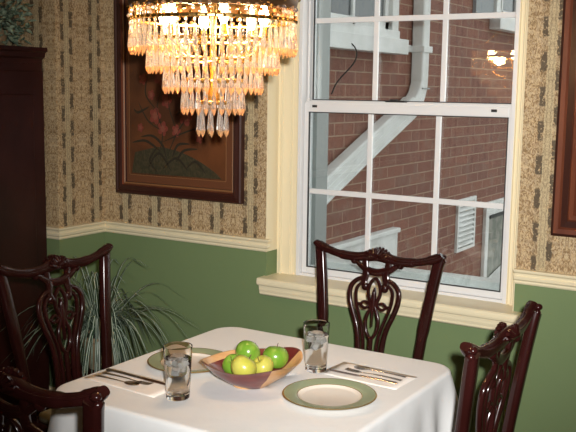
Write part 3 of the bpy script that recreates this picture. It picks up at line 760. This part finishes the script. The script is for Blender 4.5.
ST = MAT['steel']
def knife():
    mb = MB()
    L = .235
    q = spline([(0, 0, .004), (.05, 0, .0045), (.10, 0, .004), (.125, 0, .0035)], 5); n = len(q)
    mb.sweep(q, [.0085-.003*k/n for k in range(n)], [.0028]*n, (0, 0, 1), 10)
    out = [(.120, .004), (.135, .009), (.20, .0095), (.228, .006), (.235, -.002), (.228, -.006), (.135, -.006), (.120, -.004)]
    m_ = len(out)
    mb.add([(x, y, .0020) for x, y in out]+[(x, y, .0036) for x, y in out], [tuple(reversed(range(m_))), tuple(range(m_, 2*m_))]+[(i, (i+1) % m_, m_+(i+1) % m_, m_+i) for i in range(m_)])
    return mb
def fork():
    mb = MB()
    q = spline([(0, 0, .0035), (.04, 0, .005), (.09, 0, .005), (.128, 0, .003), (.145, 0, .0028)], 5); n = len(q)
    mb.sweep(q, [.0085-.006*min(1, k/n*1.6)+(.009*max(0, k/n-.8)*4) for k in range(n)], [.0013]*n, (0, 0, 1), 10)
    mb.sweep([(.143, 0, .003), (.152, 0, .0026)], [.010, .0112], .0011, (0, 0, 1), 10)
    for k in range(4):
        y = -.0096+k*.0064; mb.sweep(spline([(.150, y, .0026), (.172, y, .0030), (.190, y*.92, .0055)], 4), .0017, .0010, (0, 0, 1), 8)
    return mb
def spoon():
    mb = MB()
    q = spline([(0, 0, .0035), (.04, 0, .005), (.09, 0, .0055), (.125, 0, .005)], 5); n = len(q)
    mb.sweep(q, [.0085-.006*min(1, k/n*1.4) for k in range(n)], [.0013]*n, (0, 0, 1), 10)
    cx, a, b = .148, .027, .0175; rs = []
    for k, s in enumerate((1, .92, .75, .5, .2)): rs.append([(cx+a*s*math.cos(t_), b*s*math.sin(t_), .0075-.0052*(1-s*s)) for t_ in [2*PI*i/28 for i in range(28)]])
    rs2 = [[(x, y, z-.0011) for x, y, z in r] for r in rs][::-1]
    mb.rings(rs2+rs, cap=True)
    return mb
meshes = {'knife': knife().mesh('knife', ST), 'fork': fork().mesh('fork', ST), 'spoon': spoon().mesh('spoon', ST)}
for kind, x, y, rz, sc, lab in (
    ('knife', -1.862, 1.990, -.05, 1.03, 'steel knife on the left napkin, nearest the plate'),
    ('fork', -1.850, 1.958, -.02, 1.0, 'steel fork on the left napkin, between knife and spoon'),
    ('spoon', -1.848, 1.928, -.03, .95, 'steel spoon on the left napkin, nearest the camera'),
    ('spoon', -1.072, 2.438, PI+.02, 1.0, 'steel spoon on the right napkin, bowl tipped to the left'),
    ('fork', -1.070, 2.400, PI-.03, 1.0, 'steel fork on the right napkin, between spoon and knife'),
    ('knife', -1.070, 2.368, PI-.02, .99, 'steel knife on the right napkin, nearest the plate')):
    o = bpy.data.objects.new(kind, meshes[kind]); COL.objects.link(o)
    o.location = (x, y, CZ_+.0012); o.rotation_euler = (0, 0, rz); o.scale = (sc, sc, 1)
    tag(o, lab, kind, 'cutlery laid on the napkins')

# ------------------------------------------------------------------ water glasses
def tumbler(cx, cy, label):
    t = thing('drinking_glass', label, 'glass', (cx, cy, CZ_+.0008), group='water glasses')
    def flute(t_, z):
        if z < .010 or z > .105: return 1
        k = min(1, (z-.010)/.02)*min(1, (.105-z)/.02); return 1-.035*k*abs(math.sin(5*t_))**.8
    nof = lambda t_, z: 1
    R = lambda z: .0325+.0085*(z/.150)
    mb = MB()
    outer = [(.001, 0), (.029, 0), (R(0), .003)]+[(R(z), z) for z in (.012, .02, .04, .06, .08, .095, .105, .115, .135, .149)]+[(R(.15)-.0006, .1505)]
    inner = [(R(.149)-.0022, .149)]+[(R(z)-(.0022 if z > .11 else .0034), z) for z in (.13, .115, .10, .08, .06, .04, .026)]+[(R(.02)-.006, .0175), (.02, .0155), (.001, .015)]
    rs_ = []
    for q_, (r_, z_) in enumerate(outer+inner):
        rs_.append([(r_*(flute(2*PI*i/60, z_) if q_ < len(outer) else 1)*math.cos(2*PI*i/60), r_*(flute(2*PI*i/60, z_) if q_ < len(outer) else 1)*math.sin(2*PI*i/60), z_) for i in range(60)])
    mb.rings(rs_); mb.build('tumbler', MAT['glass'], t)
    mb = MB()
    w = [(.001, .0145), (.02, .0150), (R(.02)-.0055, .0170)]+[(R(z)-.0029, z) for z in (.026, .04, .06, .08, .10)]+[(R(.113)-.0019, .113), (R(.115)-.0020, .1160), (.001, .1160)]
    mb.lathe(w, n=60); mb.build('water', MAT['water'], t)
    random.seed(int(cx*1000))
    for (ix, iy, iz) in ((.010, .006, .100), (-.013, -.004, .103), (.004, -.014, .080), (-.006, .013, .082)):
        mb = MB(); h = .0095; mb.box(-h, h, -h, h, -h, h); ic = mb.build('ice_cube', MAT['ice'], t, bevel=.003)
        ic.location = (ix, iy, iz); ic.rotation_euler = [random.uniform(-.6, .6) for _ in range(3)]
    return t
tumbler(-1.532, 1.917, 'tall clear tumbler of water at the left, in front of the left plate')
tumbler(-1.338, 2.352, 'tall clear tumbler of water further back, between bowl and window chair')

# ------------------------------------------------------------------ bowl and apples
def rot_dir(): return math.atan2(2.334-2.043, -1.385+1.54)
BA = rot_dir(); BC = (-1.427, 2.130)
t = thing('wooden_bowl', 'boat-shaped two-tone bowl of dark red and pale wood', 'bowl', (BC[0], BC[1], CZ_+.0008), BA)
mb = MB(); NB = 72
def brim(a):
    c, s = math.cos(a), math.sin(a)
    x = .157*math.copysign(abs(c)**.92, c); y = .120*math.copysign(abs(s)**1.0, s)
    return x, y, .070+.014*abs(c)**3 + .003*math.cos(4*a)
rs = []; prof = [(.24, .0), (.27, .0), (.30, .010), (.52, .22), (.74, .50), (.90, .80), (.995, .995), (1.0, 1.0), (.965, 1.0), (.955, .985), (.85, .80), (.68, .50), (.46, .26), (.2, .14), (.02, .12)]
for r, h in prof:
    ring = []
    for i in range(NB):
        a = 2*PI*i/NB; x, y, z = brim(a); ff = .95 if h < .02 else 1
        ring.append((x*r*ff, y*(r if r > .35 else r*1.35), z*h))
    rs.append(ring)
mb.rings(rs)
idx = 0
for fi, f in enumerate(mb.f):
    cx = sum(mb.v[i][0] for i in f)/len(f); cy = sum(mb.v[i][1] for i in f)/len(f)
    cz = sum(mb.v[i][2] for i in f)/len(f)
    k = cx*.75 + cy*1.0*(1 if fi >= NB*8 else 1)
    a = math.degrees(math.atan2(cy/.122, cx/.170)) % 360
    inside = NB*7 <= fi
    if inside: mi = 1 if ((70 < a < 168 and fi < NB*10) or 285 < a < 350) else 0
    else: mi = 1 if (60 < a < 150 or 268 < a < 350) else 0
    mb.m[fi] = mi
mb.build('bowl_body', [MAT['purple'], MAT['maple']], t)
mb = MB(); mb.rings([[(.058*k*math.cos(2*PI*i/40), .046*k*math.sin(2*PI*i/40), z) for i in range(40)] for k, z in ((.96, 0), (1, .002), (1, .012), (.9, .016))])
mb.build('foot', MAT['maple'], t)

def apple(cx, cy, cz, r, m, label, tilt, az):
    t = thing('apple', label, 'apple', (cx, cy, cz), group='apples in the wooden bowl')
    t.rotation_euler = (tilt[0], tilt[1], az)
    mb = MB(); prof = []
    for k in range(21):
        ph = PI*k/20; R = r*(1.02*math.sin(ph))*(1+.06*math.cos(ph)*-1)
        z = -r*.93*math.cos(ph)
        top = math.exp(-(R/(r*.30))**2)
        z += (-.30*r*top if k > 10 else .20*r*top)
        prof.append((max(R, .0004), z))
    mb.lathe(prof, n=36, mod=lambda a, z: 1+.012*math.cos(5*a)); mb.build('flesh', m, t)
    mb = MB(); mb.sweep(spline([(0, 0, r*.58), (.001, 0, r*.85), (.004, .001, r*1.12)], 4), .0013, .0013, (0, 1, 0), 6); mb.build('stem', MAT['stem'], t)
    return t
APP = [(-1.467, 2.166, .842, .0375, 'apple_g', 'green apple at the back of the bowl, stem hollow showing', (-.9, .35), .2),
       (-1.394, 2.208, .830, .0385, 'apple_g', 'green apple at the right end of the bowl, stem upright', (-.1, .15), 1.0),
       (-1.405, 2.055, .836, .0375, 'apple_y', 'yellow-green apple at the front of the bowl, the largest', (.5, .3), 2.0),
       (-1.386, 2.126, .825, .0320, 'apple_y', 'yellow apple behind and right of the front one', (.4, -.5), 0.4),
       (-1.468, 2.096, .822, .0325, 'apple_g', 'green apple at the left, half hidden behind the front yellow one', (.3, -.6), 1.2)]
for a in APP: apple(a[0], a[1], a[2], a[3], MAT[a[4]], a[5], a[6], a[7])

# ------------------------------------------------------------------ striped-leaf plant on its stand
t = thing('plant_stand', 'small dark wooden plant stand in the corner below the rail', 'stand', (-2.80, 2.95, 0))
mb = MB(); mb.lathe([(.13, .335), (.14, .34), (.14, .355), (.13, .36)], n=32); mb.build('top', MAT['mahog'], t)
for k in range(3):
    a = k*2*PI/3+.4; mb = MB(); mb.sweep([(.13*math.cos(a), .13*math.sin(a), 0), (.09*math.cos(a), .09*math.sin(a), .34)], .012, .012, (0, 1, 0), 8); mb.build('leg', MAT['mahog'], t)
t = thing('spider_plant', 'striped arching spider plant in a tan pot in the green corner', 'plant', (-2.80, 2.95, .361))
mb = MB(); mb.lathe([(.055, 0), (.072, .06), (.088, .13), (.095, .135), (.095, .155), (.085, .155), (.082, .135), (.02, .13)], n=32); mb.build('pot', MAT['pot'], t)
mb = MB(); mb.lathe([(.002, .128), (.080, .128), (.080, .142), (.002, .148)], n=24); mb.build('soil', MAT['soil'], t)
random.seed(11); mb = MB()
def blade(az, L, rise, droop, w):
    d = Vector((math.cos(az), math.sin(az), 0)); sd = Vector((-d.y, d.x, 0)); n = 12; rows = []
    tw = random.uniform(-.5, .5)
    for k in range(n+1):
        s = k/n; r = .012+L*(s-.18*s*s*droop/.5*.5); z = .14+rise*math.sin(min(1, s*1.15)*PI*.62)-droop*s*s
        p = d*r+Vector((0, 0, z))+sd*tw*.10*s*s; ww = w*(math.sin(PI*(.12+.86*s))**.6)*(1-.5*s)
        lat = (sd+Vector((0, 0, .3*tw))).normalized()*ww
        rows.append([p-lat, p-lat*.22-Vector((0, 0, .15*ww)), p+lat*.22-Vector((0, 0, .15*ww)), p+lat])
    for k in range(n):
        for i in range(3): mb.add([rows[k][i], rows[k][i+1], rows[k+1][i+1], rows[k+1][i]], [(0, 1, 2, 3)], 1 if i == 1 else 0)
for i in range(230):
    az = random.uniform(0, 2*PI); b = random.random()
    if b < .60: blade(az, random.uniform(.10, .24), random.uniform(.14, .24), random.uniform(.28, .50), random.uniform(.006, .010))
    elif b < .90: blade(az, random.uniform(.28, .50), random.uniform(.16, .27), random.uniform(.12, .34), random.uniform(.006, .009))
    else: blade(az, random.uniform(.10, .34), random.uniform(.24, .38), random.uniform(.0, .10), random.uniform(.005, .007))
o = mb.build('leaves', [MAT['sp_green'], MAT['sp_white']], t)
# keep leaves off the walls
for v in o.data.vertices:
    v.co.y = min(v.co.y, BY-.035-2.95); v.co.x = max(v.co.x, BX+.01+2.80)
    if v.co.y > AY-.01-2.95 and v.co.x < BX+2.80+.02: v.co.x = BX+2.80+.02

# ------------------------------------------------------------------ chandelier
CX, CY = -1.622, 2.20
t = thing('crystal_chandelier', 'tiered brass chandelier hung with clear crystal drops with amber bulb reflections coloured into the tips', 'chandelier', (CX, CY, 0))
def ring_part(name, r, z, wr, hr, m, n=64, parent=t, beads=0):
    mb = MB(); mb.sweep([(r*math.cos(a), r*math.sin(a), z) for a in [2*PI*i/n for i in range(n)]], wr, hr, (0, 0, 1), 8, True)
    for i in range(beads):
        a = 2*PI*i/beads; mb.ball((r*1.015*math.cos(a), r*1.015*math.sin(a), z), .0045, 6, 5)
    return mb.build(name, m, parent)
TIERS = [(.242, 1.715, 62), (.191, 1.660, 50), (.143, 1.602, 38), (.089, 1.541, 24), (.042, 1.476, 9)]
CL = .098
for r, zb, n in TIERS:
    ring_part('tier_ring', r, zb+CL+.004, .004, .006, MAT['brass'], beads=n)
# crown of brass with beading
mb = MB(); mb.lathe([(.236, 1.846), (.245, 1.848), (.242, 1.856), (.247, 1.862), (.250, 1.880), (.240, 1.880), (.237, 1.862), (.235, 1.850)], n=72, cap=False)
mb.build('crown_band', MAT['bronze'], t)
ring_part('crown_beading', .250, 1.882, .004, .004, MAT['brass'], beads=70)
mb = MB(); mb.lathe([(.001, 1.40+.60), (.010, 2.0), (.010, 1.62), (.022, 1.60), (.022, 1.58), (.001, 1.575)], n=16); mb.build('stem', MAT['brass'], t)
for k in range(6):
    a = k*PI/3+.3
    mb = MB(); q = spline([(.008*math.cos(a), .008*math.sin(a), 1.70), (.06*math.cos(a), .06*math.sin(a), 1.695), (.12*math.cos(a), .12*math.sin(a), 1.72), (.155*math.cos(a), .155*math.sin(a), 1.765)], 5)
    mb.sweep(q, .004, .004, (0, 0, 1), 8); mb.lathe([(.006, 1.755), (.014, 1.765), (.012, 1.775), (.009, 1.80)], .155*math.cos(a), .155*math.sin(a), 12)
    arm = mb.build('arm', MAT['brass'], t)
    mb = MB(); mb.lathe([(.006, 1.80), (.014, 1.815), (.0155, 1.83), (.011, 1.85), (.003, 1.872), (.0006, 1.876)], .155*math.cos(a), .155*math.sin(a), 12); mb.build('bulb', MAT['bulb'], arm)
for k in range(3):
    a = k*2*PI/3
    mb = MB(); mb.sweep([(.25*math.cos(a), .25*math.sin(a), 1.868), (.01*math.cos(a), .01*math.sin(a), 2.05)], .004, .004, (0, 1, 0), 8); mb.build('strut', MAT['brass'], t)
mb = MB()
for k in range(16):
    z = 2.04+k*.041; n = 10; q = [((.010 if k % 2 else 0)*math.cos(a), (0 if k % 2 else .010)*math.cos(a), z+.024*math.sin(a)) for a in [2*PI*i/n for i in range(n)]]
    mb.sweep(q, .0022, .0022, (1, 1, 0), 6, True)
mb.build('chain', MAT['brass'], t)
mb = MB(); mb.lathe([(.001, CZ-.05), (.02, CZ-.05), (.05, CZ-.02), (.065, CZ-.001), (.001, CZ-.001)], n=32); mb.build('ceiling_rose', MAT['brass'], t)
# the candle bulbs' light
for k in range(3):
    a = k*2*PI/3+.3
    l = bpy.data.lights.new('candle_light', 'POINT'); l.energy = 3.2; l.color = (1, .62, .30); l.shadow_soft_size = .03
    o = bpy.data.objects.new('candle_light', l); COL.objects.link(o); o.parent = t; o.location = (.10*math.cos(a), .10*math.sin(a), 1.80)
# crystal drop
def drop(L=CL):
    mb = MB(); rs = []
    pr = [(.0006, 0), (.0030, -.004), (.0036, -.010), (.0016, -.014), (.0032, -.020), (.0058, -.045), (.0078, -.068), (.0084, -.078), (.0058, -.088), (.0006, -.098)]
    k = L/.098
    mb.lathe([(r, z*k) for r, z in pr], n=6, mis=[0, 0, 0, 0, 0, 0, 0, 1, 1])
    return mb.mesh('crystal_drop', [MAT['crystal'], MAT['amber']], smooth=False)
dm = drop()
allc = []
for r, zb, n in TIERS:
    for i in range(n):
        a = 2*PI*(i+.5)/n+.1*r
        p = Vector((CX+r*math.cos(a), CY+r*math.sin(a), zb+CL))
        allc.append(((p-EYE).length, r, a, zb))
# the hundred nearest the eye are parts; the far side of the tiers is one fringe
view = Vector((CX, CY, 0))-Vector((0, 0, 0)); view.normalize()
front = sorted(allc, key=lambda q: (math.cos(q[2])*view.x+math.sin(q[2])*view.y))
near = front[:100]; far = front[100:]
for d, r, a, zb in near:
    o = bpy.data.objects.new('crystal_drop', dm); COL.objects.link(o); o.parent = t
    o.location = (r*math.cos(a), r*math.sin(a), zb+CL); o.rotation_euler = (0, 0, a)
mb = MB()
for d, r, a, zb in far:
    c, s = math.cos(a), math.sin(a)
    mb.add([(v.co.x*c-v.co.y*s+r*c, v.co.x*s+v.co.y*c+r*s, v.co.z+zb+CL) for v in dm.vertices], [tuple(p.vertices) for p in dm.polygons if p.material_index == 0], 0)
    mb.add([(v.co.x*c-v.co.y*s+r*c, v.co.x*s+v.co.y*c+r*s, v.co.z+zb+CL) for v in dm.vertices], [tuple(p.vertices) for p in dm.polygons if p.material_index == 1], 1)
o = mb.build('crystal_fringe', [MAT['crystal'], MAT['amber']], t, smooth=False); o['kind'] = 'stuff'
# cut-glass buttons strung round the top tier
mb = MB()
for lev, (z, n, r) in enumerate(((1.826, 58, .244), (1.838, 62, .240), (1.849, 58, .245))):
    for i in range(n):
        a = 2*PI*(i+.5*lev)/n; mb.ball((r*math.cos(a), r*math.sin(a), z), random.choice((.0045, .006, .0078)), 6, 4, mi=random.choice((0, 1, 1, 2)))
o = mb.build('glass_buttons', [MAT['brass'], MAT['crystal'], MAT['amber']], t, smooth=False); o['kind'] = 'stuff'
